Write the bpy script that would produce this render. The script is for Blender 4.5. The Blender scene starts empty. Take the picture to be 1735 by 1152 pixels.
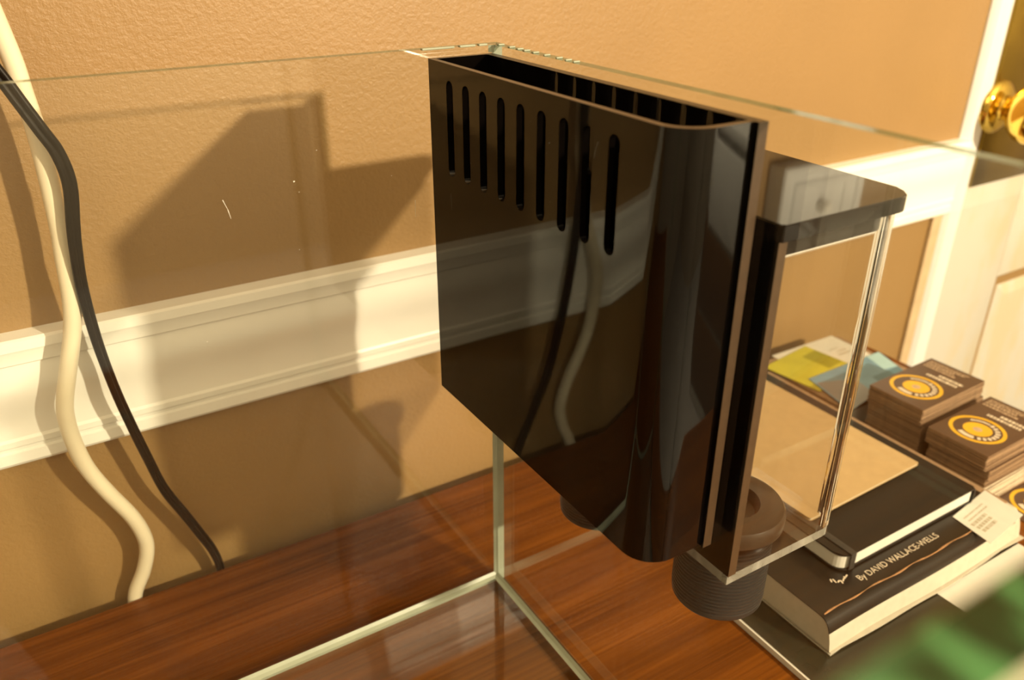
import bpy, bmesh, math, random
from mathutils import Vector, Matrix
random.seed(7)
C = bpy.context.scene
COL = C.collection
PI = math.pi

# ------------------------------------------------------------------ camera
yaw, pitch, roll = 0.5527, -0.4676, 0.0014
F_PX = 1422.57
cy_, sy_, cp_, sp_ = math.cos(yaw), math.sin(yaw), math.cos(pitch), math.sin(pitch)
fwd = Vector((sy_*cp_, cy_*cp_, sp_))
rgt = Vector((cy_, -sy_, 0)); up = rgt.cross(fwd)
r2 = rgt*math.cos(roll) + up*math.sin(roll)
u2 = -rgt*math.sin(roll) + up*math.cos(roll)
cam_d = bpy.data.cameras.new('camera')
cam = bpy.data.objects.new('camera', cam_d); COL.objects.link(cam)
m = Matrix((r2, u2, -fwd)).transposed().to_4x4()
m.translation = Vector((-0.22857, -0.39089, 0.41861))
cam.matrix_world = m
cam_d.sensor_width = 36.0
cam_d.lens = F_PX/1735*36
cam_d.clip_start = 0.005
cam_d.dof.use_dof = True
cam_d.dof.focus_distance = 0.43
cam_d.dof.aperture_fstop = 8.5
C.camera = cam

# ------------------------------------------------------------------ light and exposure
w = bpy.data.worlds.new('world'); C.world = w; w.use_nodes = True
w.node_tree.nodes['Background'].inputs[0].default_value = (1.0, 0.72, 0.45, 1)
w.node_tree.nodes['Background'].inputs[1].default_value = 0.02
def lamp(name, kind, loc, energy, color, size, target=None):
    d = bpy.data.lights.new(name, kind); d.energy = energy; d.color = color
    if kind == 'POINT': d.shadow_soft_size = size
    else: d.shape = 'SQUARE'; d.size = size
    o = bpy.data.objects.new(name, d); o.location = loc; COL.objects.link(o)
    if target is not None:
        o.rotation_euler = (Vector(target)-Vector(loc)).to_track_quat('-Z', 'Y').to_euler()
    return o
lamp('lamp_bulb', 'POINT', (0.65, -1.60, 0.866), 106, (1.0, 0.82, 0.56), 0.03)
lamp('fill_light', 'AREA', (-1.0, -1.5, 1.45), 7, (1.0, 0.78, 0.48), 1.2, (0.0, -0.1, 0.2))  # unseen soft fill, added to brighten left-facing sides and lift shadows
vs = C.view_settings
vs.view_transform = 'Standard'; vs.look = 'None'; vs.gamma = 1.0
vs.use_curve_mapping = False; vs.exposure = 1.06

# ------------------------------------------------------------------ materials
def srgb(r, g, b):
    f = lambda c: ((c/255+0.055)/1.055)**2.4 if c > 10 else c/255/12.92
    return (f(r), f(g), f(b), 1)
class NT:
    def __init__(s, name):
        s.m = bpy.data.materials.new(name); s.m.use_nodes = True
        s.t = s.m.node_tree; s.n = s.t.nodes
        s.bsdf = s.n['Principled BSDF']; s.out = s.n['Material Output']
    def add(s, typ, **kw):
        n = s.n.new(typ)
        for k, v in kw.items():
            if k.startswith('i_'):
                n.inputs[int(k[2:]) if k[2:].isdigit() else k[2:].replace('_', ' ')].default_value = v
            else: setattr(n, k, v)
        return n
    def link(s, a, b): s.t.links.new(a, b)
def setp(b, **kw):
    for k, v in kw.items(): b.inputs[k.replace('_', ' ')].default_value = v
def coords(T, scale=(1, 1, 1), rot=(0, 0, 0)):
    tc = T.add('ShaderNodeTexCoord'); mp = T.add('ShaderNodeMapping')
    mp.inputs['Scale'].default_value = scale; mp.inputs['Rotation'].default_value = rot
    T.link(tc.outputs['Object'], mp.inputs['Vector']); return mp.outputs['Vector']
def ramp(T, fac, stops):
    r = T.add('ShaderNodeValToRGB'); e = r.color_ramp.elements
    while len(e) < len(stops): e.new(0.5)
    for el, (p, c) in zip(e, stops): el.position = p; el.color = c
    T.link(fac, r.inputs['Fac']); return r.outputs['Color']
def plain(name, col, rough=0.5, var=0.08, scale=60, bump=0.0, bscale=400, spec=0.5, metal=0, coat=0, ior=1.5):
    T = NT(name); setp(T.bsdf, Roughness=rough, Metallic=metal, IOR=ior)
    T.bsdf.inputs['Specular IOR Level'].default_value = spec
    T.bsdf.inputs['Coat Weight'].default_value = coat
    v = coords(T)
    n = T.add('ShaderNodeTexNoise', i_Scale=scale, i_Detail=4.0); T.link(v, n.inputs['Vector'])
    a = tuple(c*(1-var) for c in col[:3])+(1,); b = tuple(min(1, c*(1+var)) for c in col[:3])+(1,)
    T.link(ramp(T, n.outputs['Fac'], [(0.3, a), (0.7, b)]), T.bsdf.inputs['Base Color'])
    if bump:
        n2 = T.add('ShaderNodeTexNoise', i_Scale=bscale, i_Detail=3.0); T.link(v, n2.inputs['Vector'])
        bp = T.add('ShaderNodeBump', i_Strength=bump, i_Distance=0.001)
        T.link(n2.outputs['Fac'], bp.inputs['Height']); T.link(bp.outputs['Normal'], T.bsdf.inputs['Normal'])
    return T.m

def wall_mat():
    T = NT('tan wall paint'); setp(T.bsdf, Roughness=0.46)
    T.bsdf.inputs['Specular IOR Level'].default_value = 0.5
    v = coords(T)
    n = T.add('ShaderNodeTexNoise', i_Scale=7.0, i_Detail=4.0); T.link(v, n.inputs['Vector'])
    T.link(ramp(T, n.outputs['Fac'], [(0.3, (0.280, 0.168, 0.062, 1)), (0.7, (0.310, 0.187, 0.070, 1))]), T.bsdf.inputs['Base Color'])
    n2 = T.add('ShaderNodeTexNoise', i_Scale=380.0, i_Detail=4.0, i_Roughness=0.62); T.link(v, n2.inputs['Vector'])
    bp = T.add('ShaderNodeBump', i_Strength=0.32, i_Distance=0.0018)
    T.link(n2.outputs['Fac'], bp.inputs['Height']); T.link(bp.outputs['Normal'], T.bsdf.inputs['Normal'])
    return T.m

def wood_mat():
    T = NT('walnut veneer'); setp(T.bsdf, Roughness=0.42)
    T.bsdf.inputs['Specular IOR Level'].default_value = 0.08
    v = coords(T, (2.2, 34, 34))
    n0 = T.add('ShaderNodeTexNoise', i_Scale=1.6, i_Detail=3.0, i_Distortion=0.6); T.link(v, n0.inputs['Vector'])
    v2 = coords(T, (5, 300, 300))
    n1 = T.add('ShaderNodeTexNoise', i_Scale=1.5, i_Detail=5.0, i_Roughness=0.65); T.link(v2, n1.inputs['Vector'])
    mx = T.add('ShaderNodeMath', operation='MULTIPLY_ADD'); T.link(n0.outputs['Fac'], mx.inputs[0])
    mx.inputs[1].default_value = 0.50
    m2 = T.add('ShaderNodeMath', operation='MULTIPLY', i_1=0.50); T.link(n1.outputs['Fac'], m2.inputs[0]); T.link(m2.outputs[0], mx.inputs[2])
    c = ramp(T, mx.outputs[0], [(0.32, (0.062, 0.016, 0.0012, 1)), (0.5, (0.145, 0.042, 0.003, 1)), (0.68, (0.25, 0.080, 0.007, 1))])
    T.link(c, T.bsdf.inputs['Base Color'])
    bp = T.add('ShaderNodeBump', i_Strength=0.12, i_Distance=0.0004)
    T.link(n1.outputs['Fac'], bp.inputs['Height']); T.link(bp.outputs['Normal'], T.bsdf.inputs['Normal'])
    return T.m

def pane_mat(name, tint, f0=0.044, rough=0.0):
    # flat clear sheet: straight-through transmission plus a Schlick mirror reflection
    T = NT(name); T.n.remove(T.bsdf)
    g = T.add('ShaderNodeNewGeometry')
    d = T.add('ShaderNodeVectorMath', operation='DOT_PRODUCT'); T.link(g.outputs['Incoming'], d.inputs[0]); T.link(g.outputs['Normal'], d.inputs[1])
    a = T.add('ShaderNodeMath', operation='ABSOLUTE'); T.link(d.outputs['Value'], a.inputs[0])
    s = T.add('ShaderNodeMath', operation='SUBTRACT', i_0=1.0, use_clamp=True); T.link(a.outputs[0], s.inputs[1])
    p = T.add('ShaderNodeMath', operation='POWER', i_1=5.0); T.link(s.outputs[0], p.inputs[0])
    q = T.add('ShaderNodeMath', operation='MULTIPLY_ADD', i_1=1-f0, i_2=f0); T.link(p.outputs[0], q.inputs[0])
    tr = T.add('ShaderNodeBsdfTransparent', i_Color=tint)
    gl = T.add('ShaderNodeBsdfGlossy', i_Roughness=rough); gl.inputs['Color'].default_value = (1, 1, 1, 1)
    mx = T.add('ShaderNodeMixShader'); T.link(q.outputs[0], mx.inputs[0]); T.link(tr.outputs[0], mx.inputs[1]); T.link(gl.outputs[0], mx.inputs[2])
    T.link(mx.outputs[0], T.out.inputs['Surface'])
    return T.m

def edge_mat(name, c1, c2, trans, scale, turn=0, gap=0.14):
    T = NT(name)
    v = coords(T, scale, (0, 0, math.radians(turn)))
    n = T.add('ShaderNodeTexNoise', i_Scale=1.0, i_Detail=3.0, i_Distortion=0.8); T.link(v, n.inputs['Vector'])
    T.link(ramp(T, n.outputs['Fac'], [(0.5-gap, c1), (0.5+gap, c2)]), T.bsdf.inputs['Base Color'])
    setp(T.bsdf, Roughness=0.12)
    tr = T.add('ShaderNodeBsdfTransparent', i_Color=(0.72, 0.86, 0.74, 1))
    mx = T.add('ShaderNodeMixShader', i_0=trans); T.link(T.bsdf.outputs[0], mx.inputs[1]); T.link(tr.outputs[0], mx.inputs[2])
    T.link(mx.outputs[0], T.out.inputs['Surface'])
    return T.m

M = {}
M['wall'] = wall_mat()
M['white'] = plain('white trim paint', (0.72, 0.73, 0.72, 1), 0.38, 0.02, 30, bump=0.05, bscale=90)
T = NT('old cream door paint'); setp(T.bsdf, Roughness=0.4)
n = T.add('ShaderNodeTexNoise', i_Scale=11.0, i_Detail=5.0, i_Roughness=0.6); T.link(coords(T, (1.6, 1, .5)), n.inputs['Vector'])
T.link(ramp(T, n.outputs['Fac'], [(0.42, (0.59, 0.52, 0.38, 1)), (0.54, (0.58, 0.56, 0.50, 1))]), T.bsdf.inputs['Base Color'])
M['door'] = T.m
M['rail_white'] = plain('glossy white rail paint', (0.88, 0.87, 0.82, 1), 0.34, 0.02, 30, bump=0.04, bscale=90)
M['tan_edge'] = plain('tan strip by casing', (0.50, 0.37, 0.22, 1), 0.7)
M['wood'] = wood_mat()
M['wood_dark'] = plain('walnut side', (0.10, 0.045, 0.015, 1), 0.45, 0.15, 40)
M['glass'] = pane_mat('clear glass sheet', (0.985, 0.995, 0.985, 1))
M['glass_edge'] = edge_mat('green glass edge', (0.012, 0.03, 0.012, 1), (0.07, 0.13, 0.065, 1), 0.30, (120, 60, 60))
M['front_edge'] = edge_mat('polished green glass edge', (0.010, 0.022, 0.006, 1), (0.085, 0.26, 0.095, 1), 0.0, (150, 55, 20), 35, 0.10)  # streaks painted into the colour stand for refraction inside the glass
M['arris'] = plain('ground glass arris', (0.22, 0.21, 0.10, 1), 0.5, 0.15, 90)
M['silicone'] = plain('clear pale silicone', (0.31, 0.345, 0.26, 1), 0.35)
M['acrylic'] = pane_mat('clear acrylic', (0.985, 0.985, 0.98, 1), 0.03)
M['acrylic_edge'] = edge_mat('cut acrylic edge', (0.42, 0.40, 0.34, 1), (0.70, 0.67, 0.60, 1), 0.60, (80, 80, 20))
T = NT('bent clear acrylic'); setp(T.bsdf, Roughness=0.02, IOR=1.49); T.bsdf.inputs['Transmission Weight'].default_value = 1.0
T.bsdf.inputs['Base Color'].default_value = (0.98, 0.98, 0.97, 1)
M['acrylic_bend'] = T.m
M['black'] = plain('gloss black acrylic', (0.0022, 0.0016, 0.0012, 1), 0.035, 0.05, 20, ior=1.46)
M['black_edge'] = plain('sawn black acrylic edge', (0.060, 0.036, 0.019, 1), 0.32, 0.1, 300)
M['lid'] = plain('dark acrylic lid', (0.006, 0.004, 0.003, 1), 0.05, 0.05, 20, ior=1.38)
M['pvc'] = plain('dark grey brown pvc', (0.040, 0.029, 0.017, 1), 0.28, 0.06, 80)
M['pvc_dark'] = plain('charcoal pvc', (0.022, 0.020, 0.018, 1), 0.4, 0.06, 80)
M['cord_white'] = plain('ivory cord jacket', (0.78, 0.70, 0.52, 1), 0.38, 0.04, 40)
M['cord_black'] = plain('black cord jacket', (0.007, 0.0045, 0.0025, 1), 0.36, 0.1, 60, spec=0.22)
M['brass'] = plain('polished brass', (0.86, 0.62, 0.13, 1), 0.10, 0.04, 20, metal=1)
M['brass_plate'] = plain('dark brass plate', (0.36, 0.25, 0.05, 1), 0.22, 0.2, 18, metal=1)  # darkness of the reflected room is put into the brass colour
M['ceiling'] = plain('white ceiling', (0.50, 0.47, 0.40, 1), 0.8)
M['floor'] = plain('grey carpet', (0.30, 0.29, 0.28, 1), 0.9, 0.1, 60)
M['pale_wall'] = plain('pale wall paint', (0.34, 0.30, 0.24, 1), 0.8, 0.04, 4)
M['paper'] = plain('cream page paper', (0.47, 0.43, 0.34, 1), 0.75, 0.05, 200)
M['paper_white'] = plain('white paper', (0.62, 0.60, 0.53, 1), 0.6, 0.03, 80)
M['cover_black'] = plain('black magazine cover', (0.010, 0.007, 0.004, 1), 0.30, 0.25, 25, bump=0.05, bscale=60, spec=0.4)
M['cover_worn'] = plain('worn orange cover edge', (0.34, 0.17, 0.07, 1), 0.6, 0.4, 140)
M['cover_olive'] = plain('dark olive magazine cover', (0.020, 0.019, 0.010, 1), 0.25, 0.2, 25)
M['nb_black'] = plain('black leatherette', (0.008, 0.006, 0.0035, 1), 0.45, 0.1, 200, bump=0.1, bscale=900, spec=0.3)
M['elastic'] = plain('black elastic', (0.022, 0.018, 0.012, 1), 0.7, 0.1, 300)
M['kraft'] = plain('kraft card', (0.46, 0.32, 0.15, 1), 0.7, 0.05, 120)
M['brown_card'] = plain('brown printed card', (0.085, 0.046, 0.028, 1), 0.35, 0.08, 60)
M['card_core'] = plain('tan card edge', (0.30, 0.19, 0.105, 1), 0.7, 0.15, 200)
M['card_cream'] = plain('cream card edge', (0.62, 0.53, 0.38, 1), 0.7, 0.1, 200)
M['yellow'] = plain('printed yellow ink', (0.70, 0.40, 0.02, 1), 0.4, 0.06, 80)
M['print_tan'] = plain('printed tan ink', (0.46, 0.33, 0.21, 1), 0.5, 0.1, 200)
M['print_white'] = plain('printed white ink', (0.66, 0.56, 0.42, 1), 0.5, 0.1, 200)
M['print_grey'] = plain('printed grey ink', (0.40, 0.36, 0.27, 1), 0.6, 0.1, 200)
M['yellowgreen'] = plain('yellow green card', (0.46, 0.42, 0.03, 1), 0.5, 0.12, 30)
M['olive_print'] = plain('printed olive patch', (0.28, 0.26, 0.01, 1), 0.5, 0.12, 30)
M['blue'] = plain('blue grey card', (0.14, 0.27, 0.36, 1), 0.4, 0.15, 40)
M['blue_light'] = plain('pale blue print', (0.34, 0.54, 0.58, 1), 0.4, 0.05, 40)
M['blue_grey'] = plain('grey print', (0.22, 0.23, 0.24, 1), 0.4, 0.1, 40)
M['navy'] = plain('dark teal print', (0.07, 0.16, 0.20, 1), 0.4, 0.1, 40)

# ------------------------------------------------------------------ mesh helpers
def finish(bm, name, mats, parent=None, smooth=False, angle=35, recalc=True):
    if recalc: bmesh.ops.recalc_face_normals(bm, faces=bm.faces)
    if parent is not None:
        bmesh.ops.translate(bm, vec=-parent_world(parent), verts=bm.verts)
    me = bpy.data.meshes.new(name)
    if smooth:
        for f in bm.faces: f.smooth = True
        for e in bm.edges:
            if len(e.link_faces) == 2 and e.calc_face_angle(0) > math.radians(angle): e.smooth = False
    bm.to_mesh(me); bm.free()
    for x in (mats if isinstance(mats, (list, tuple)) else [mats]): me.materials.append(M[x])
    o = bpy.data.objects.new(name, me); COL.objects.link(o)
    if parent is not None: o.parent = parent
    return o
def parent_world(p):
    v = Vector((0, 0, 0))
    while p is not None: v += p.location; p = p.parent
    return v
def tag(o, label=None, cat=None, group=None, kind=None):
    if label: o['label'] = label
    if cat: o['category'] = cat
    if group: o['group'] = group
    if kind: o['kind'] = kind
    return o
def thing(name, loc, label, cat, group=None):
    o = bpy.data.objects.new(name, None); o.location = loc; o.empty_display_size = 0.03
    COL.objects.link(o); return tag(o, label, cat, group)
def bx(bm, x0, x1, y0, y1, z0, z1, bev=0, seg=2, mi=0):
    vs_ = [bm.verts.new(p) for p in ((x0,y0,z0),(x1,y0,z0),(x1,y1,z0),(x0,y1,z0),(x0,y0,z1),(x1,y0,z1),(x1,y1,z1),(x0,y1,z1))]
    fs = [bm.faces.new([vs_[i] for i in q]) for q in ((0,3,2,1),(4,5,6,7),(0,1,5,4),(1,2,6,5),(2,3,7,6),(3,0,4,7))]
    for f in fs: f.material_index = mi
    if bev:
        es = list({e for f in fs for e in f.edges})
        bmesh.ops.bevel(bm, geom=es, offset=bev, segments=seg, profile=0.5, affect='EDGES')
    return fs
def box(name, mats, parent, *a, **k):
    bm = bmesh.new(); bx(bm, *a, **k)
    return finish(bm, name, mats, parent, smooth=bool(k.get('bev')))
def prism(bm, pts, z0, z1, mi=0, side=None):
    a = [bm.verts.new((x, y, z0)) for x, y in pts]; b = [bm.verts.new((x, y, z1)) for x, y in pts]
    f = bm.faces.new(a[::-1]); g = bm.faces.new(b); f.material_index = g.material_index = mi
    n = len(pts)
    for i in range(n):
        h = bm.faces.new((a[i], a[(i+1) % n], b[(i+1) % n], b[i])); h.material_index = mi if side is None else side
def rrect(x0, x1, y0, y1, r, n=6):
    """r = radii (x0y0, x1y0, x1y1, x0y1)"""
    if not isinstance(r, (tuple, list)): r = (r,)*4
    out = []
    for (cx, cy, sx, sy, a0), rr in zip(((x0, y0, 1, 1, PI), (x1, y0, -1, 1, 1.5*PI), (x1, y1, -1, -1, 0), (x0, y1, 1, -1, .5*PI)), r):
        if rr <= 0: out.append((cx, cy)); continue
        for k in range(n+1):
            a = a0 + k/n*PI/2
            out.append((cx+sx*rr+rr*math.cos(a), cy+sy*rr+rr*math.sin(a)))
    return out
def lathe(bm, prof, c=(0, 0, 0), axis='z', seg=48, mi=0, caps=False):
    """prof: list of (radius, height)"""
    rings = []
    for r, h in prof:
        ring = []
        for k in range(seg):
            a = 2*PI*k/seg; p = (r*math.cos(a), r*math.sin(a), h)
            if axis == 'y': p = (p[0], h, p[1])
            ring.append(bm.verts.new((p[0]+c[0], p[1]+c[1], p[2]+c[2])))
        rings.append(ring)
    for A, B in zip(rings, rings[1:]):
        for k in range(seg):
            f = bm.faces.new((A[k], A[(k+1) % seg], B[(k+1) % seg], B[k])); f.material_index = mi
    if caps:
        bm.faces.new(rings[0][::-1]).material_index = mi; bm.faces.new(rings[-1]).material_index = mi
def catmull(P, n=8):
    P = [Vector(p) for p in P]; Q = [2*P[0]-P[1]]+P+[2*P[-1]-P[-2]]; out = []
    for i in range(1, len(Q)-2):
        a, b, c, d = Q[i-1:i+3]
        for k in range(n):
            t = k/n
            out.append(0.5*((2*b)+(c-a)*t+(2*a-5*b+4*c-d)*t*t+(3*b-a-3*c+d)*t**3))
    out.append(P[-1]); return out
def sweep(bm, path, section, nrm=Vector((0, -1, 0)), mi=0, twist=None):
    """section: list of (side, out) offsets; nrm is the rough outward direction"""
    rings = []
    for i, p in enumerate(path):
        t = (path[min(i+1, len(path)-1)]-path[max(i-1, 0)]).normalized()
        s = t.cross(nrm).normalized(); o = s.cross(t).normalized()
        tw = twist(i/(len(path)-1)) if twist else 0
        ct, st = math.cos(tw), math.sin(tw)
        rings.append([bm.verts.new(p+s*(a*ct-b*st)+o*(a*st+b*ct)) for a, b in section])
    n = len(section)
    for A, B in zip(rings, rings[1:]):
        for k in range(n):
            bm.faces.new((A[k], A[(k+1) % n], B[(k+1) % n], B[k])).material_index = mi
    bm.faces.new(rings[0][::-1]); bm.faces.new(rings[-1])
def sheet(bm, path, zs, holes=(), t=0.003, mi=0, edge=1, close_top=True):
    """bent sheet: path = outer outline [(x,y)] walked so that the inside lies to the left; holes = (u, halfwidth, z0, z1)"""
    P = [Vector((x, y)) for x, y in path]
    L = [0]
    for a, b in zip(P, P[1:]): L.append(L[-1]+(b-a).length)
    def at(u):
        i = 0
        while i < len(L)-2 and u > L[i+1]+1e-9: i += 1
        f = (u-L[i])/(L[i+1]-L[i]); p = P[i].lerp(P[i+1], f)
        def nr(j):
            d = (P[j+1]-P[j]).normalized(); return Vector((-d.y, d.x))
        n = nr(i)
        if f < 1e-6 and i > 0:
            m_ = nr(i-1); n = (n+m_)/(1+n.dot(m_))
        elif f > 1-1e-6 and i < len(P)-2:
            m_ = nr(i+1); n = (n+m_)/(1+n.dot(m_))
        return p, n
    us = sorted(set([round(x, 6) for x in L]+[round(h[0]+s*h[1], 6) for h in holes for s in (-1, 1)]))
    vmap = {}
    def V(u, z, k):
        key = (round(u, 6), round(z, 6), k)
        if key not in vmap:
            p, n = at(u); q = p+n*t*k
            vmap[key] = bm.verts.new((q.x, q.y, z))
        return vmap[key]
    hs = sorted(holes)
    rows = [zs[0]]+([hs[0][2]+hs[0][1], hs[0][3]-hs[0][1]] if hs else [])+[zs[1]]
    polys = []
    for a, b in zip(us, us[1:]):
        mid = (a+b)/2; h = next((h for h in hs if abs(mid-h[0]) < h[1]), None)
        if h is None:
            for z0, z1 in zip(rows, rows[1:]): polys.append([(a, z0), (b, z0), (b, z1), (a, z1)])
        else:
            arc = lambda sgn, zc: [(h[0]+h[1]*math.cos(q), zc+sgn*h[1]*math.sin(q)) for q in [PI*k/8 for k in range(1, 8)]]
            polys.append([(a, rows[0]), (b, rows[0]), (b, rows[1])]+arc(-1, rows[1])+[(a, rows[1])])
            polys.append([(a, rows[3]), (b, rows[3])][::-1]+[(a, rows[2])]+arc(1, rows[2])[::-1]+[(b, rows[2])])
    ecount = {}
    for pl in polys:
        n = len(pl)
        for k in range(n):
            e = (pl[k], pl[(k+1) % n]); key = frozenset((tuple(round(x, 6) for x in e[0]), tuple(round(x, 6) for x in e[1])))
            ecount.setdefault(key, []).append(e)
    for pl in polys:
        bm.faces.new([V(u, z, 0) for u, z in pl]).material_index = mi
        bm.faces.new([V(u, z, 1) for u, z in pl][::-1]).material_index = mi
    for key, es in ecount.items():
        if len(es) == 1:
            (a, za), (b, zb) = es[0]
            f = bm.faces.new((V(a, za, 0), V(a, za, 1), V(b, zb, 1), V(b, zb, 0)))
            f.material_index = edge if za == zb and abs(za-zs[1]) < 1e-6 else mi
def text_bm(body, size, mat4, extrude=0.0, align='LEFT'):
    cu = bpy.data.curves.new('lettering', 'FONT'); cu.body = body; cu.size = size; cu.extrude = extrude
    cu.align_x = align; cu.align_y = 'BOTTOM_BASELINE'; cu.resolution_u = 3
    o = bpy.data.objects.new('lettering', cu); COL.objects.link(o)
    bpy.context.view_layer.update()
    dg = bpy.context.evaluated_depsgraph_get()
    me = bpy.data.meshes.new_from_object(o.evaluated_get(dg))
    bpy.data.objects.remove(o); bpy.data.curves.remove(cu)
    bm = bmesh.new(); bm.from_mesh(me); bpy.data.meshes.remove(me)
    bm.transform(mat4); return bm
def join(dst, src):
    me = bpy.data.meshes.new('tmp'); src.to_mesh(me); src.free(); dst.from_mesh(me); bpy.data.meshes.remove(me)
def flat(origin, xdir):
    """matrix laying text on a horizontal face, reading along xdir"""
    x = Vector((xdir[0], xdir[1], 0)).normalized(); z = Vector((0, 0, 1)); y = z.cross(x)
    mt = Matrix((x, y, z)).transposed().to_4x4(); mt.translation = Vector(origin); return mt

# ------------------------------------------------------------------ room shell
WY = 0.133            # face of the wall behind the desk
FZ = -0.75            # floor
def struct(o): return tag(o, kind='structure')
struct(box('wall_back', 'wall', None, -1.9, 2.0, WY, WY+0.1, FZ, 1.75))
struct(box('wall_front', 'pale_wall', None, -1.9, 2.0, -2.8, -2.7, FZ, 1.75))
struct(box('wall_left', 'pale_wall', None, -2.0, -1.9, -2.8, WY+0.1, FZ, 1.75))
struct(box('wall_right', 'pale_wall', None, 2.0, 2.1, -2.8, WY+0.1, FZ, 1.75))
struct(box('floor', 'floor', None, -2.0, 2.1, -2.8, WY+0.1, FZ-0.05, FZ))
struct(box('ceiling', 'ceiling', None, -2.0, 2.1, -2.8, WY+0.1, 1.75, 1.8))
# chair rail (profile: depth off the wall, height)
rail = [(0, .1203), (.0080, .1203), (.0092, .1222), (.0092, .1290), (.0078, .1300), (.0078, .1322), (.0098, .1336), (.0098, .1372),
        (.0088, .1390), (.0085, .145), (.0088, .152), (.0097, .158), (.0110, .1635), (.0121, .169), (.0127, .175), (.0127, .181), (.0121, .1850), (.0121, .1870),
        (.0138, .1882), (.0140, .1950), (.0147, .1965), (.0142, .2020), (.0125, .2032), (0, .2034)]
bm = bmesh.new()
A = [bm.verts.new((-1.9, WY-d, z)) for d, z in rail]; B = [bm.verts.new((0.668, WY-d, z)) for d, z in rail]
for i in range(len(rail)-1): bm.faces.new((A[i], A[i+1], B[i+1], B[i]))
bm.faces.new(A); bm.faces.new(B[::-1])
struct(finish(bm, 'trim_1', 'rail_white', None, smooth=True, angle=25))
# door casing and door
bm = bmesh.new()
cas = [(.664, WY), (.664, WY-.002), (.666, WY-.0052), (.6705, WY-.0086), (.676, WY-.0090), (.680, WY-.0082), (.688, WY-.0094), (.692, WY-.0082), (.692, WY+.02)]
prism(bm, cas, FZ, 1.6)
t2 = struct(finish(bm, 'trim_2', 'white', None, smooth=True, angle=25))
struct(box('trim_3', 'tan_edge', None, .6475, .6645, WY-.0045, WY, FZ, .1203, bev=.0012))  # tan strip against the casing, from the floor up to the rail
door = struct(box('door_1', 'door', None, .692, 1.45, WY+.006, WY+.05, FZ, 1.6))
def dpart(name, mats, *a, **k): return box(name, mats, door, *a, **k)
dy = WY+.006
# stiles and rails stand proud of a sunk field, a raised panel sits in it
dpart('stile', 'door', .6925, .815, dy-.012, dy, FZ, 1.6, bev=.0015)
dpart('cross_rail', 'door', .815, 1.40, dy-.012, dy, .010, .20, bev=.0015)
bm = bmesh.new()
x0, x1, z0, z1 = .8165, 1.36, -.6, .0085
ins = .03
q = [(x0, z0), (x1, z0), (x1, z1), (x0, z1)]; p = [(x0+ins, z0+ins), (x1-ins, z0+ins), (x1-ins, z1-ins), (x0+ins, z1-ins)]
a = [bm.verts.new((x, dy-.001, z)) for x, z in q]; b = [bm.verts.new((x, dy-.011, z)) for x, z in p]; c0 = [bm.verts.new((x, dy, z)) for x, z in q]
for i in range(4):
    bm.faces.new((a[i], a[(i+1) % 4], b[(i+1) % 4], b[i])); bm.faces.new((c0[i], c0[(i+1) % 4], a[(i+1) % 4], a[i]))
bm.faces.new(b); bm.faces.new(c0[::-1])
finish(bm, 'raised_panel', 'door', door)
dpart('escutcheon_plate', 'brass_plate', .6965, .812, dy-.0155, dy-.012, .1455, .50, bev=.001)['label'] = 'tall dark brass plate'
bm = bmesh.new()
kc = (.7080, dy-.0155, .234)
lathe(bm, [(0.001, -.068), (.012, -.0675), (.023, -.063), (.0305, -.054), (.033, -.043), (.0305, -.032), (.0235, -.0235), (.015, -.018), (.0125, -.011), (.014, -.008), (.021, -.0068), (.0275, -.004), (.029, 0.001)], c=kc, axis='y', seg=40, caps=True)
kn = finish(bm, 'door_knob', 'brass', door, smooth=True, angle=50); kn['label'] = 'round polished brass knob'

# dimmer plate on the wall above the frame; it shows mirrored in the dark lid
sw = thing('dimmer_switch', (.432, WY, .468), 'white square dimmer plate with stepped border and round knob, mirrored in the dark box lid', 'switch')
bm = bmesh.new()
prev = None
for hx, hz, d in [(.058, .044, 0), (.058, .044, .017), (.0565, .0425, .019), (.049, .035, .019), (.047, .033, .0165), (.042, .028, .0165), (.040, .026, .0185), (.030, .019, .0185), (.029, .018, .017), (.0005, .0005, .017)]:
    ring = [bm.verts.new((.432+sx*hx, WY-d, .468+sz*hz)) for sx, sz in ((-1, -1), (1, -1), (1, 1), (-1, 1))]
    if prev:
        for k in range(4): bm.faces.new((prev[k], prev[(k+1) % 4], ring[(k+1) % 4], ring[k]))
    prev = ring
bm.faces.new(prev)
finish(bm, 'plate', 'white', sw)
bm = bmesh.new(); lathe(bm, [(.0065, 0), (.0060, -.009), (.0045, -.0105), (.0005, -.011)], c=(.432, WY-.017, .468), axis='y', seg=24, caps=True)
finish(bm, 'dimmer_knob', 'rail_white', sw, smooth=True)

# ------------------------------------------------------------------ desk
desk = thing('desk', (0, -.15, FZ), 'walnut veneer desk under the glass tank, along the tan wall', 'desk')
box('desktop', ['wood'], desk, -.95, .53, -.47, .1134, -.028, 0, bev=.0012)
for x in (-.93, .49): box('side_panel', 'wood_dark', desk, x, x+.02, -.45, .10, FZ, -.028)
box('back_panel', 'wood_dark', desk, -.91, .49, .085, .10, FZ+.1, -.028)

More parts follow.
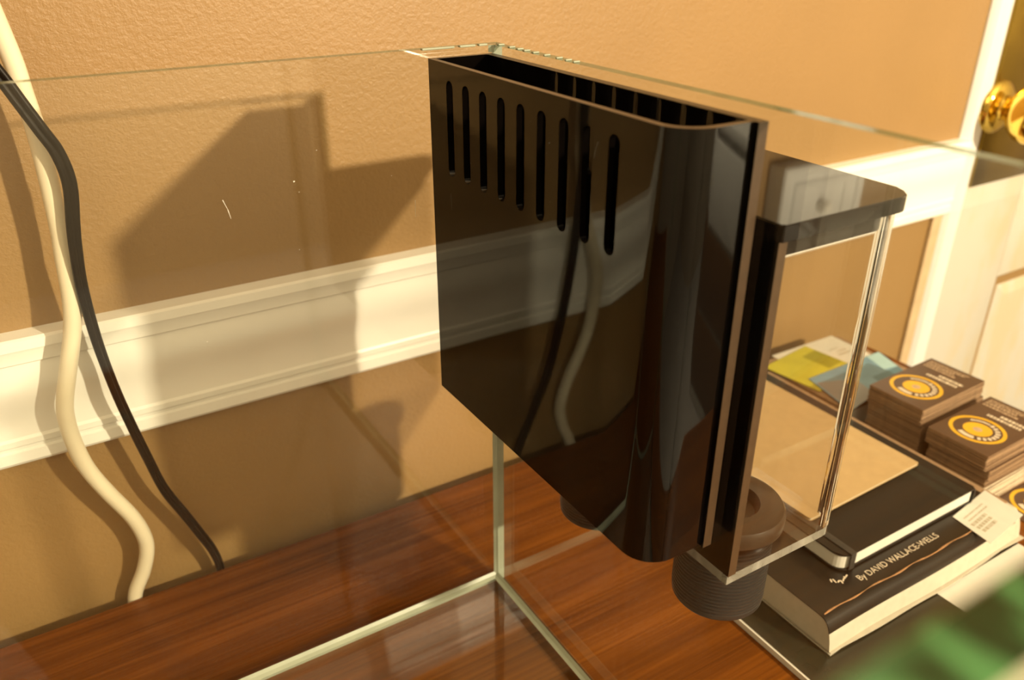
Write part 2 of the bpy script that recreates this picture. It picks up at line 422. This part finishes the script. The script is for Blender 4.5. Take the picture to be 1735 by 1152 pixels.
# white cabinet, unseen: invented to give the grey reflection in the black box's side
cab = thing('reflection_cabinet', (1.35, -1.45, FZ), 'unseen white cabinet across the room, added to be mirrored as a grey rectangle in the black box', 'cabinet')
box('carcass', 'white', cab, 1.10, 1.60, -1.95, -1.15, FZ, -.02, bev=.003)
box('cabinet_top', 'white', cab, 1.08, 1.62, -1.97, -1.13, -.02, .01, bev=.004)
for k in range(3):
    dr = box('drawer', 'white' if k == 2 else 'wood_dark', cab, 1.085, 1.10, -1.91, -1.19, -.70+k*.225, -.70+k*.225+.205, bev=.003)  # lower two drawers dark so the reflection darkens downwards
    bm = bmesh.new(); lathe(bm, [(.001, -.0), (.012, .003), (.014, .010), (.009, .016), (.007, .024)], seg=20)
    bm.transform(Matrix.Translation((1.062, -1.55, -.70+k*.225+.10)) @ Matrix.Rotation(PI/2, 4, 'Y'))
    finish(bm, 'knob', 'brass', dr, smooth=True)

# ------------------------------------------------------------------ aquarium
G = .006
tank = thing('aquarium', (-.18, -.18, 0), 'empty rimless clear glass cube tank standing on the walnut desk', 'aquarium')
def pane(name, a, edge='glass_edge', thin='x'):
    bm = bmesh.new(); bx(bm, *a)
    ax = {'x': 0, 'y': 1, 'z': 2}[thin]
    bm.normal_update()
    for f in bm.faces:
        f.material_index = 0 if abs(f.normal[ax]) > .5 else 1
        # glued ends, bedded in pale silicone
        if (thin == 'x' and f.normal.y > .5) or (thin == 'z') and f.material_index: f.material_index = 2
    return finish(bm, name, ['glass', edge, 'silicone'], tank)
pane('back_pane', (-.366, .006, 0, G, 0, .36), thin='y')
pane('right_pane', (0, G, -.3612, -.0004, .0, .3598), thin='x')
pane('left_pane', (-.366, -.36, -.3612, -.0004, 0, .3598), thin='x')
bm = bmesh.new()
yz = [(-.3614, 0), (-.3614, .3590), (-.3622, .36), (-.3696, .36), (-.3705, .3588), (-.3705, 0)]
A = [bm.verts.new((-.366, y, z)) for y, z in yz]; B = [bm.verts.new((.006, y, z)) for y, z in yz]
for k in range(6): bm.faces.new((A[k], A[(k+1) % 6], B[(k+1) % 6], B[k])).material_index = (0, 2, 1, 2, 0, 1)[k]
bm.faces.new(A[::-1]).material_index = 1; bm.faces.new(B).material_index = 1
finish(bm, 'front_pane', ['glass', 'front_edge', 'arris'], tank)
pane('base_pane', (-.3598, -.0002, -.3612, -.0004, 0.0004, .006), thin='z')
def bead(p0, p1, s, t=0.0022):
    # triangular silicone fillet along an inner corner; s = signs of the two inward axes
    bm = bmesh.new(); p0 = Vector(p0); p1 = Vector(p1); a, b = [Vector(v)*t for v in s]
    A = [bm.verts.new(p) for p in (p0, p0+a, p0+a*.4+b*.4, p0+b)]; B = [bm.verts.new(p) for p in (p1, p1+a, p1+a*.4+b*.4, p1+b)]
    for i in range(4): bm.faces.new((A[i], A[(i+1) % 4], B[(i+1) % 4], B[i]))
    bm.faces.new(A[::-1]); bm.faces.new(B)
    return finish(bm, 'silicone_seam', 'silicone', tank)
bead((-.0001, -.0005, .006), (-.0001, -.0005, .1695), ((-1, 0, 0), (0, -1, 0)))
bead((-.0001, -.0005, .3562), (-.0001, -.0005, .3597), ((-1, 0, 0), (0, -1, 0)))
bead((-.3599, -.0005, .006), (-.3599, -.0005, .3595), ((1, 0, 0), (0, -1, 0)))
bead((-.36, -.0005, .0061), (0, -.0005, .0061), ((0, 0, 1), (0, -1, 0)), .0034)
bead((-.0001, -.362, .0061), (-.0001, 0, .0061), ((0, 0, 1), (-1, 0, 0)), .0034)

# specks, a hair and two scratches on the back pane; silicone crumbs on the rim
bm = bmesh.new()
def streak(p, q, wd):
    p = Vector(p); q = Vector(q); d = (q-p).normalized(); n = Vector((d.z, 0, -d.x))*wd
    a = [bm.verts.new(v) for v in (p-n, q-n*.4, q+n*.4, p+n)]; b = [bm.verts.new(v.co+Vector((0, -.00012, 0))) for v in a]
    bm.faces.new(a); bm.faces.new(b[::-1])
    for k in range(4): bm.faces.new((a[k], b[k], b[(k+1) % 4], a[(k+1) % 4]))
for x, z, r in ((-.1107, .3045, .0004), (-.1088, .2990, .0003), (-.112, .270, .00025), (-.163, .232, .0003), (-.098, .318, .0002), (-.06, .30, .0002)):
    streak((x-r, -.00005, z), (x+r, -.00005, z+r*.4), r)
streak((-.1452, -.00005, .3010), (-.1435, -.00005, .2960), .00016); streak((-.1435, -.00005, .2960), (-.1427, -.00005, .2915), .00016)
streak((-.0475, -.00005, .2850), (-.0478, -.00005, .2760), .00012)
tag(finish(bm, 'dust_specks', 'paper_white', tank), kind='stuff')
bm = bmesh.new()
for k in range(9):
    y = -.004-.0085*k+.002*math.sin(k*5); l = .0022 if k < 5 else .0012
    bx(bm, .0006, .0042, y-l, y, .3598, .3606, bev=.0003)
for x0_, x1_ in ((-.040, -.022), (-.019, -.010), (-.008, -.003)):
    bx(bm, x0_, x1_, -.0012, .0012, .3596, .3606, bev=.0003)
tag(finish(bm, 'silicone_crumbs', 'silicone', tank), kind='stuff')

# ------------------------------------------------------------------ inner overflow box (black)
ZB, ZT = .170, .3558
ov = thing('overflow_box', (-.018, -.094, ZB), 'tall gloss black overflow box with a row of slots, in the tank corner', 'overflow box')
R = .015
path = [(-.005, -.0008), (-.0369, -.0008), (-.0369, -.187+R)]
path += [(-.0369+R-R*math.cos(a), -.187+R-R*math.sin(a)) for a in [k/8*PI/2 for k in range(1, 9)]] + [(-.005, -.187)]
u0 = (.0369-.005)
holes = [(u0+(.0225+.01605*k)-.0008,   .0033, .3015, .3482) for k in range(9)]
bm = bmesh.new(); sheet(bm, path, (ZB, ZT), holes, .003)
body = finish(bm, 'slotted_shell', ['black', 'black_edge'], ov, smooth=True, angle=30)
bm = bmesh.new(); prism(bm, rrect(-.0338, -.0052, -.1838, -.004, (R-.003, 0, 0, 0)), ZB+.0005, ZB+.0045)
finish(bm, 'floor_plate', 'black', ov)
bm = bmesh.new(); bx(bm, -.005, -.0003, -.189, -.0008, ZB, ZT); bm.normal_update()
for f in bm.faces: f.material_index = 1 if f.normal.z > .5 or f.normal.y < -.5 else 0
finish(bm, 'back_plate', ['black', 'black_edge'], ov)

# ------------------------------------------------------------------ outer overflow box (clear, black back and lid)
ex = thing('external_overflow_box', (.043, -.1, .104), 'clear box with dark lid and black back, outside the right tank pane', 'overflow box')
X0, X1, Y0, Y1, Z0, Z1 = .0066, .081, -.195, -.008, .1475, .3125
bm = bmesh.new(); bx(bm, X0, X0+.0046, Y0-.0005, Y1, Z0+.005, Z1); bm.normal_update()
for f in bm.faces: f.material_index = 1 if f.normal.y < -.5 else 0
finish(bm, 'back_plate', ['black', 'black_edge'], ex)
R = .010
pth = [(X0+.0046, Y0), (X1-R, Y0)]+[(X1-R+R*math.sin(a), Y0+R-R*math.cos(a)) for a in [k/8*PI/2 for k in range(1, 9)]]+[(X1, Y1-R)]
pth += [(X1-R+R*math.cos(a), Y1-R+R*math.sin(a)) for a in [k/8*PI/2 for k in range(1, 9)]]+[(X0+.0046, Y1)]
bm = bmesh.new(); sheet(bm, pth, (Z0+.005, Z1), (), .003, edge=0)
bm.normal_update()
for f in bm.faces:
    c = f.calc_center_median()
    if c.x > X1-R-.0003 and c.y < Y0+R+.0003: f.material_index = 1
finish(bm, 'clear_shell', ['acrylic', 'acrylic_bend'], ex, smooth=True, angle=30)
bm = bmesh.new(); prism(bm, rrect(X0, X1, Y0, Y1, (0, R, R, 0)), Z0, Z0+.005, 0, 1)
bm.normal_update()
for f in bm.faces:
    if f.normal.x > .3 or f.normal.y > .3: f.material_index = 0
finish(bm, 'clear_floor', ['acrylic', 'acrylic_edge'], ex)
bm = bmesh.new(); prism(bm, rrect(X0-.0005, X1+.0022, Y0-.002, Y1, (.001, R, R, 0)), Z1, Z1+.0068)
es = [e for e in bm.edges if all(abs(v.co.z-Z1-.0068) < 1e-6 for v in e.verts)]
bmesh.ops.bevel(bm, geom=es, offset=.0008, segments=2, affect='EDGES')
lid = finish(bm, 'lid', 'lid', ex, smooth=True, angle=40)
bm = bmesh.new(); sheet(bm, [(x if x < .02 else x-.0035, y+.0035 if y < -.1 else y-.0035) for x, y in pth], (Z1-.0085, Z1), (), .003, edge=0)
finish(bm, 'lid_lip', 'lid', lid)
def bulkhead(cx, cy, zb):
    e = bpy.data.objects.new('bulkhead_fitting', None); COL.objects.link(e); e.parent = ex; e.location = Vector((cx, cy, .1525))-ex.location
    e.empty_display_size = .02
    bm = bmesh.new()
    lathe(bm, [(.0125, .0002), (.0272, .0002), (.0275, .0016), (.0275, .0062), (.0262, .0085), (.0242, .0092), (.0150, .0092), (.0138, .0078), (.0128, .004)], c=(cx, cy, .1525), seg=56)
    lathe(bm, [(.0128, .004), (.0005, .003)], c=(cx, cy, .1525), seg=56)
    finish(bm, 'flange', 'pvc', e, smooth=True, angle=40)
    bm = bmesh.new(); prof = [(.0215, .1470)]
    z = .1465
    while z > zb+.0045:
        prof += [(.0235, z), (.0235, z-.0008), (.0222, z-.0013), (.0222, z-.0017)]; z -= .0022
    prof += [(.0232, z), (.0232, zb+.001), (.0225, zb), (.0185, zb), (.0185, .140)]
    lathe(bm, prof, c=(cx, cy, 0), seg=56)
    finish(bm, 'threaded_pipe', 'pvc_dark', e, smooth=True, angle=30)
    return e
bulkhead(.0385, -.1625, .1035); bulkhead(.0385, -.060, .0885)

# ------------------------------------------------------------------ cords behind the tank
def circle(r, n=14): return [(r*math.cos(2*PI*k/n), r*math.sin(2*PI*k/n)) for k in range(n)]
WHITE = [(-0.232, 0.074, 1.02), (-0.234, 0.076, 0.80), (-0.2335, 0.079, 0.60), (-0.2315, 0.0816, 0.4822), (-0.2276, 0.0852, 0.4575), (-0.2238, 0.0888, 0.4328), (-0.2200, 0.0924, 0.4080), (-0.2162, 0.0960, 0.3833), (-0.2120, 0.1000, 0.3558), (-0.2110, 0.1010, 0.3410), (-0.2096, 0.1020, 0.3226), (-0.2094, 0.1030, 0.3001), (-0.2101, 0.1040, 0.2696), (-0.2114, 0.1040, 0.2519), (-0.2130, 0.1030, 0.2284), (-0.2161, 0.1025, 0.2103), (-0.2232, 0.1020, 0.1875), (-0.2294, 0.1030, 0.1669), (-0.2313, 0.1050, 0.1527), (-0.2306, 0.1070, 0.1339), (-0.2273, 0.1080, 0.1143), (-0.2197, 0.1090, 0.0927), (-0.2104, 0.1110, 0.0697), (-0.2060, 0.1130, 0.0508), (-0.2061, 0.1150, 0.0358), (-0.2112, 0.1170, 0.0185), (-0.2202, 0.1190, -0.0023), (-0.2212, 0.1197, -0.0323), (-0.2222, 0.1197, -0.1223)]
BLACK = [(-0.330, 0.080, 1.02), (-0.318, 0.082, 0.76), (-0.290, 0.086, 0.53), (-0.2680, 0.0875, 0.455), (-0.2488, 0.0880, 0.4116), (-0.2430, 0.0880, 0.3997), (-0.2372, 0.0880, 0.3878), (-0.2314, 0.0880, 0.3758), (-0.2256, 0.0880, 0.3639), (-0.2192, 0.0880, 0.3506), (-0.2136, 0.0880, 0.3371), (-0.2079, 0.0880, 0.3236), (-0.2029, 0.0890, 0.3110), (-0.2009, 0.0900, 0.2945), (-0.2038, 0.0920, 0.2720), (-0.2052, 0.0940, 0.2587), (-0.2066, 0.0980, 0.2348), (-0.2057, 0.1010, 0.2011), (-0.2025, 0.1030, 0.1671), (-0.1983, 0.1040, 0.1394), (-0.1934, 0.1060, 0.1119), (-0.1879, 0.1080, 0.0841), (-0.1790, 0.1100, 0.0588), (-0.1713, 0.1120, 0.0364), (-0.1652, 0.1150, 0.0167), (-0.1622, 0.1180, -0.0038), (-0.1632, 0.1192, -0.0338), (-0.1642, 0.1192, -0.1238)]
bm = bmesh.new(); sweep(bm, catmull(WHITE, 6), circle(.0048))
tag(finish(bm, 'power_cord', 'cord_white', None, smooth=True, angle=60), 'thick ivory round cord hanging down the wall behind the tank', 'cord')
lob = [(sx*.0018+.0019*math.cos(a), .0019*math.sin(a)) for sx, a0 in ((1, -.80*PI), (-1, .20*PI)) for a in [a0+1.6*PI*k/11 for k in range(12)]]
BP = catmull(BLACK, 6)
bm = bmesh.new(); sweep(bm, BP, lob, twist=lambda f: -.25+1.15*min(1, max(0, (f-.40)/.25)))
tag(finish(bm, 'lamp_cord', 'cord_black', None, smooth=True, angle=70), 'flat black twin cord crossing over the ivory cord', 'cord')

# ------------------------------------------------------------------ magazines and notebooks right of the tank
def rot2(pts, deg, c):
    a = math.radians(deg); ca, sa = math.cos(a), math.sin(a)
    return [(c[0]+(x-c[0])*ca-(y-c[1])*sa, c[1]+(x-c[0])*sa+(y-c[1])*ca) for x, y in pts]
def slab(name, mat, parent, pts, z0, z1, side=None):
    bm = bmesh.new(); prism(bm, pts, z0, z1, 0, None if side is None else 1)
    return finish(bm, name, [mat] if side is None else [mat, side], parent)

mg = thing('magazine', (.230, -.17, 0), 'thin dark olive magazine with pale page edges, flat on the desk under the thick magazine', 'magazine')
slab('page_block', 'paper_white', mg, rrect(.1148, .345, -.262, -.082, 0), .0003, .0046)
slab('front_cover', 'cover_olive', mg, rrect(.1164, .3455, -.2626, -.0815, 0), .0046, .0052)
slab('cover_print', 'paper_white', mg, rrect(.2474, .3453, -.240, -.1735, 0), .0052, .00535)['label'] = 'pale printed block'

tm = thing('thick_magazine', (.245, -.045, .0054), 'thick cream-edged magazine with a black cover and worn orange crease, under the notebooks', 'magazine')
# near side: rounded spine, profile in (y, z)
def near_profile():
    return [(-.1640, .0288), (-.1663, .0265), (-.1680, .0232), (-.1694, .0190), (-.1705, .0145), (-.1712, .0100), (-.1716, .0078)]
bm = bmesh.new()
prof = near_profile()+[(-.170, .0075)]
NX = 18
rows = []
for i in range(NX+1):
    f = i/NX; x = .1405+f*(.350-.1405)
    wob = .0006*math.sin(f*9)+.0007*math.sin(f*4+1)
    rows.append([bm.verts.new((x, y+wob*(1 if z < .028 else .4)+.006*max(0, f-.75)**1.0, z)) for y, z in [(.078, .0293), (-.1600, .0293)]+prof+[(.078, .0075)]])
for a, b in zip(rows, rows[1:]):
    n = len(a)
    for k in range(n): bm.faces.new((a[k], a[(k+1) % n], b[(k+1) % n], b[k]))
bm.faces.new(rows[0][::-1]); bm.faces.new(rows[-1])
finish(bm, 'page_block', 'paper', tm, smooth=True, angle=40)
# loose lower leaves that show as lines along the near edge
for k, (z, dyy) in enumerate(((.0054, -.1722), (.0066, -.1734))):
    bm = bmesh.new(); rows = []
    for i in range(NX+1):
        f = i/NX; x = .1405+f*(.352-.1405)
        wv = .0008*math.sin(f*8+k)+.0006*math.sin(f*15+2*k)
        zz = z+(.0006*max(0, math.sin(f*7+k*1.3)) if k else 0)
        rows.append([bm.verts.new(p) for p in ((x, .078, z), (x, dyy+wv, zz), (x, dyy+wv, zz+.0007), (x, .078, z+.0007))])
    for a, b in zip(rows, rows[1:]):
        for q in range(4): bm.faces.new((a[q], a[(q+1) % 4], b[(q+1) % 4], b[q]))
    bm.faces.new(rows[0][::-1]); bm.faces.new(rows[-1])
    finish(bm, 'loose_leaf', 'paper', tm, smooth=True, angle=30)
# cover wraps over the near side
bm = bmesh.new(); rows = []
cp = [(.0785, .0299), (-.1, .0299), (-.1555, .0299), (-.1590, .0299), (-.1625, .0296), (-.1648, .0287), (-.1665, .0270), (-.1681, .0242), (-.1691, .0212)]
for i in range(NX+1):
    f = i/NX; x = .1400+f*(.3437-.1400)
    wob = .0006*math.sin(f*9)+.0007*math.sin(f*4+1); tilt = .006*max(0, f-.75)
    corner = 0.0
    up_ = [bm.verts.new((x, y+(0 if y > -.15 else wob*.6+tilt+corner*(1 if z < .0295 else .4)), z)) for y, z in cp]
    dn = [bm.verts.new((v.co.x, v.co.y+(.0004 if v.co.y < -.16 else 0), v.co.z-.0005)) for v in up_]
    rows.append(up_+dn[::-1])
for a, b in zip(rows, rows[1:]):
    n = len(a)
    for k in range(n): bm.faces.new((a[k], a[(k+1) % n], b[(k+1) % n], b[k]))
bm.faces.new(rows[0][::-1]); bm.faces.new(rows[-1])
cov = finish(bm, 'front_cover', 'cover_black', tm, smooth=True, angle=40)
bm = bmesh.new(); prev = None
for i in range(41):
    f = i/40; x = .1425+f*(.338-.1425)
    y = -.1612+.0006*math.sin(f*9)*.6+.0004*math.sin(f*4+1)+.006*max(0, f-.75)+.0005*math.sin(f*31)
    hw = .00035+.00022*math.sin(f*53)+.00012*math.sin(f*23)
    ring = [bm.verts.new((x, y+s*hw, .03005+h)) for s, h in ((-1, -.0003), (-.6, .00015), (.6, .00022), (1, 0))]
    if prev:
        for k in range(3): bm.faces.new((prev[k], prev[k+1], ring[k+1], ring[k]))
    prev = ring
finish(bm, 'worn_crease', 'cover_worn', cov)['label'] = 'scuffed orange crease'
bm = text_bm('By DAVID WALLACE-WELLS', .0068, flat((.1865, -.1535, .0302), (1, .0)))
finish(bm, 'cover_lettering', 'print_white', cov, recalc=False)
# tips of a covered headline that show left of the byline
bm = bmesh.new()
for x, y, a, l in ((.1700, -.1432, 60, .0028), (.1718, -.1445, 80, .0036), (.1738, -.1462, 20, .0026), (.1752, -.1475, 75, .0030), (.1778, -.1468, 30, .0034), (.1800, -.1458, 70, .0022), (.1822, -.1455, 20, .003)):
    prism(bm, rot2(rrect(x-l/2, x+l/2, y-.0005, y+.0005, .0003, 2), a, (x, y)), .0301, .0303)
finish(bm, 'headline_tips', 'print_white', cov)
slab('lower_cover_edge', 'card_core', tm, rrect(.3437, .3505, -.1560, .078, 0), .0293, .0297)['label'] = 'tan strip along the right edge'

nb = thing('notebook', (.253, -.04, .0305), 'black leatherette notebook with an elastic band, lying on the thick magazine', 'notebook')
def cov_outline(e=0): return rrect(.1795-e, .3262+e, -.1425-e, .068+e, (.009, .002, .002, .009))
slab('back_cover', 'nb_black', nb, cov_outline(), .0305, .0317)
slab('page_block', 'paper_white', nb, rrect(.1806, .3240, -.1412, .0665, (.0085, .0005, .0005, .0085)), .0317, .0424)
bm = bmesh.new(); prism(bm, cov_outline(), .0424, .0436)
es = [e for e in bm.edges if all(abs(v.co.z-.0436) < 1e-6 for v in e.verts)]
bmesh.ops.bevel(bm, geom=es, offset=.0007, segments=2, affect='EDGES')
finish(bm, 'front_cover', 'nb_black', nb, smooth=True, angle=40)
bm = bmesh.new()
A = [[bm.verts.new((.3238+.0032*math.sin(a), y, .03705-.0065*math.cos(a))) for a in [PI*k/8 for k in range(9)]] for y in (-.1427, .068)]
B = [[bm.verts.new((.3236+.002*math.sin(a), y, .03705-.0053*math.cos(a))) for a in [PI*k/8 for k in range(9)]] for y in (-.1427, .068)]
for k in range(8):
    bm.faces.new((A[0][k], A[0][k+1], A[1][k+1], A[1][k])); bm.faces.new((B[0][k], B[1][k], B[1][k+1], B[0][k+1]))
    for j in (0, 1): bm.faces.new((A[j][k], B[j][k], B[j][k+1], A[j][k+1]))
for k in (0, 8): bm.faces.new((A[0][k], A[1][k], B[1][k], B[0][k]))
finish(bm, 'spine', 'nb_black', nb, smooth=True, angle=40)
bm = bmesh.new()
bx(bm, .1868, .1922, -.1433, .0688, .0436, .0443, bev=.0003)
bx(bm, .1868, .1922, -.1434, -.1427, .0306, .0443, bev=.0003)
bx(bm, .1868, .1922, .0682, .0689, .0306, .0443, bev=.0003)
finish(bm, 'elastic_band', 'elastic', nb, smooth=True)

kn_ = thing('kraft_notebook', (.25, -.02, .0444), 'slim tan kraft-covered notebook lying on top of the black notebook', 'notebook')
kp = rot2(rrect(.1900, .3140, -.1030, .085, (.003, .001, .001, .003), 3), 1.2, (.314, -.102))
slab('page_block', 'paper', kn_, rot2(rrect(.1908, .3134, -.1024, .0844, .001, 2), 1.2, (.314, -.102)), .0448, .0462)
slab('back_cover', 'kraft', kn_, kp, .0444, .0448)
slab('front_cover', 'kraft', kn_, kp, .0462, .0467)

sl = thing('paper_slip', (.32, -.155, .0303), 'small white slip with grey print sticking out from under the black notebook', 'paper slip')
spts = [(.2985, -.1452), (.2941, -.1768), (.3442, -.1708), (.3483, -.1390)]
slab('sheet', 'paper_white', sl, [spts[0], spts[1], spts[2], spts[3]], .0302, .03045)
bm = bmesh.new()
ax = Vector((.0501, .0060)).normalized(); ay = Vector((-ax.y, ax.x)); o0 = Vector(spts[1])
def print_rows(bm, o0, ax, ay, rows, z):
    rnd = random.Random(3)
    for (u0_, u1_, v, h) in rows:
        u = u0_
        while u < u1_:
            l = rnd.uniform(.0010, .0034); l = min(l, u1_-u)
            q = [o0+ax*a+ay*b for a, b in ((u, v), (u+l, v), (u+l, v+h), (u, v+h))]
            bm.faces.new([bm.verts.new((p.x, p.y, z)) for p in q]); u += l+.0007
print_rows(bm, o0, ax, ay, [(.012, .040, .024, .0012), (.012, .040, .0205, .0012), (.009, .030, .0160, .0026), (.009, .030, .0120, .0026), (.009, .028, .0080, .0026)], .03050)
finish(bm, 'print_lines', 'print_grey', sl, recalc=False)

# ------------------------------------------------------------------ loyalty card piles
CW, CH, CT = .0890, .0508, .0008
def card_mesh(name, edge):
    bm = bmesh.new(); prism(bm, rrect(-CW/2, CW/2, -CH/2, CH/2, .0008, 2), 0, CT, 0, 1)
    bmesh.ops.recalc_face_normals(bm, faces=bm.faces)
    me = bpy.data.meshes.new(name); bm.to_mesh(me); bm.free()
    me.materials.append(M['brown_card']); me.materials.append(M[edge]); return me
ME_B, ME_C = card_mesh('brown_card', 'card_core'), card_mesh('brown_card_cream', 'card_cream')
def ring_bm(bm, r0, r1, z, c, n=40):
    A = [bm.verts.new((c[0]+r0*math.cos(2*PI*k/n), c[1]+r0*math.sin(2*PI*k/n), z)) for k in range(n)]
    B = [bm.verts.new((c[0]+r1*math.cos(2*PI*k/n), c[1]+r1*math.sin(2*PI*k/n), z)) for k in range(n)]
    for k in range(n): bm.faces.new((A[k], B[k], B[(k+1) % n], A[(k+1) % n]))
def disc_bm(bm, r, z, c, n=32): bm.faces.new([bm.verts.new((c[0]+r*math.cos(2*PI*k/n), c[1]+r*math.sin(2*PI*k/n), z)) for k in range(n)])
def top_card(x, y, z, deg, label, group):
    t = thing('loyalty_card', (x, y, z), label, 'card', group); t.rotation_euler.z = math.radians(deg)
    def local(name, bm, mat):
        o = finish(bm, name, mat, None, recalc=False); o.parent = t; return o
    o = bpy.data.objects.new('card_blank', ME_B); COL.objects.link(o); o.parent = t
    z1 = CT+.00006; c = (-.0145, .0015)
    bm = bmesh.new(); ring_bm(bm, .0182, .0212, z1, c); ring_bm(bm, .0035, .0108, z1, c); local('logo_ring', bm, 'yellow')
    bm = bmesh.new(); disc_bm(bm, .0035, z1, c); local('logo_centre', bm, 'print_tan')
    bm = bmesh.new()
    for a0 in list(range(215, 345, 16)):
        a = math.radians(a0); r = .0146
        q = rot2(rrect(c[0]+r-.0019, c[0]+r+.0019, c[1]-.0013, c[1]+.0013, .0004, 2), a0, c)
        bm.faces.new([bm.verts.new((p[0], p[1], z1)) for p in q])
    for a0, a1, r0, r1 in ((150, 200, .0126, .0166), (-8, 52, .0136, .0156)):
        A = [math.radians(a0+(a1-a0)*k/8) for k in range(9)]
        P0 = [bm.verts.new((c[0]+r0*math.cos(a), c[1]+r0*math.sin(a), z1)) for a in A]; P1 = [bm.verts.new((c[0]+r1*math.cos(a), c[1]+r1*math.sin(a), z1)) for a in A]
        for k in range(8): bm.faces.new((P0[k], P1[k], P1[k+1], P0[k+1]))
    local('logo_lettering', bm, 'print_white')
    bm = bmesh.new()
    print_rows(bm, Vector((0, 0)), Vector((0, -1)), Vector((1, 0)), [(-.022, .008, .0265, .0026), (-.022, .004, .0310, .0026), (-.022, .012, .0352, .0020), (-.022, .014, .0385, .0016)], z1)
    local('small_print', bm, 'print_tan')
    bm = bmesh.new()
    print_rows(bm, Vector((0, 0)), Vector((0, -1)), Vector((1, 0)), [(-.010, .018, .0120, .0036), (-.002, .020, .0178, .0036)], z1)
    local('bold_print', bm, 'print_white')
    return t
def pile(x, y, z_top, deg, n_cream, seed, glabel, group, off2, first_label):
    rnd = random.Random(seed); n = int(round((z_top-.0004)/CT)); z = .0003
    dz = (z_top-.0003)/n
    for k in range(n-1):
        cream = n_cream[0] <= k < n_cream[1]
        o = bpy.data.objects.new('loyalty_card', ME_C if cream else ME_B); COL.objects.link(o)
        s = off2 if k < n*.72 else (0, 0)
        o.location = (x+s[0]+rnd.uniform(-.0006, .0006), y+s[1]+rnd.uniform(-.0006, .0006), z+k*dz)
        o.rotation_euler.z = math.radians(deg+rnd.uniform(-.6, .6))
        tag(o, glabel, 'card', group)
    top_card(x, y, z+(n-1)*dz, deg, first_label, None)
pile(.4085, -.0425, .0590, 1.5, (0, 0), 1, 'brown card in the rear pile, beneath its topmost logo card', 'cards in the rear pile', (.0035, -.0005),
     'brown logo card on top of the rear pile, nearest the blue card')
pile(.4035, -.1035, .0510, 1.0, (4, 26), 2, 'brown card in the front pile, beneath its topmost logo card', 'cards in the front pile', (.0045, -.002),
     'brown logo card on top of the front pile, at the right picture edge')
lc = top_card(.4250, -.1570, .0003, -6, 'brown logo card lying flat on the desk before the front pile', None)

# ------------------------------------------------------------------ other cards by the wall
cb = thing('card_box', (.41, .045, 0), 'shallow pale card box under the coloured cards by the wall', 'box')
slab('box_base', 'paper_white', cb, rrect(.3590, .470, .000, .096, .001, 2), .0003, .021)
slab('box_lid', 'card_core', cb, rrect(.3578, .4712, -.0012, .0972, .001, 2), .021, .0285)
wc = thing('business_card', (.42, .076, .029), 'white card with faint grey print, behind the yellow-green card', 'card')
slab('card_blank', 'paper_white', wc, rot2(rrect(.378, .4650, .0505, .1010, .0005, 2), -.5, (.42, .076)), .0287, .0291)
bm = bmesh.new(); print_rows(bm, Vector((.436, .066)), Vector((1, 0)), Vector((0, 1)), [(0, .020, 0, .003), (.004, .018, .006, .002), (0, .012, .012, .002)], .02916)
finish(bm, 'print_lines', 'print_grey', wc, recalc=False)
yc = thing('postcard', (.394, .063, .0293), 'yellow-green card on the pale box, half under the blue card', 'card')
slab('card_blank', 'yellowgreen', yc, rot2(rrect(.3570, .4270, .0330, .0935, .0005, 2), 8, (.394, .063)), .0292, .0297)
slab('printed_patch', 'olive_print', yc, rot2(rrect(.404, .4262, .052, .082, 0), 8, (.394, .063)), .0297, .02975)['label'] = 'darker olive corner patch'
bc = thing('flyer', (.411, .022, .0300), 'blue-grey glossy card leaning over the yellow-green card beside the rear pile', 'card')
bpts = [(.3710, .0490), (.3560, -.0100), (.4600, .0080), (.4740, .0500)]
slab('card_blank', 'blue', bc, bpts, .0299, .0304)
slab('pale_patch', 'blue_light', bc, [(.455, .0495), (.447, .0235), (.4640, .0212), (.4735, .0496)], .0304, .03046)['label'] = 'pale blue printed corner'
slab('grey_patch', 'blue_grey', bc, [(.371, .040), (.3575, -.0095), (.400, -.0024), (.408, .026)], .0304, .03046)['label'] = 'grey printed area'
slab('dark_patch', 'navy', bc, [(.425, .020), (.420, .002), (.4595, .0085), (.4638, .0205)], .0304, .03046)['label'] = 'dark teal printed area'
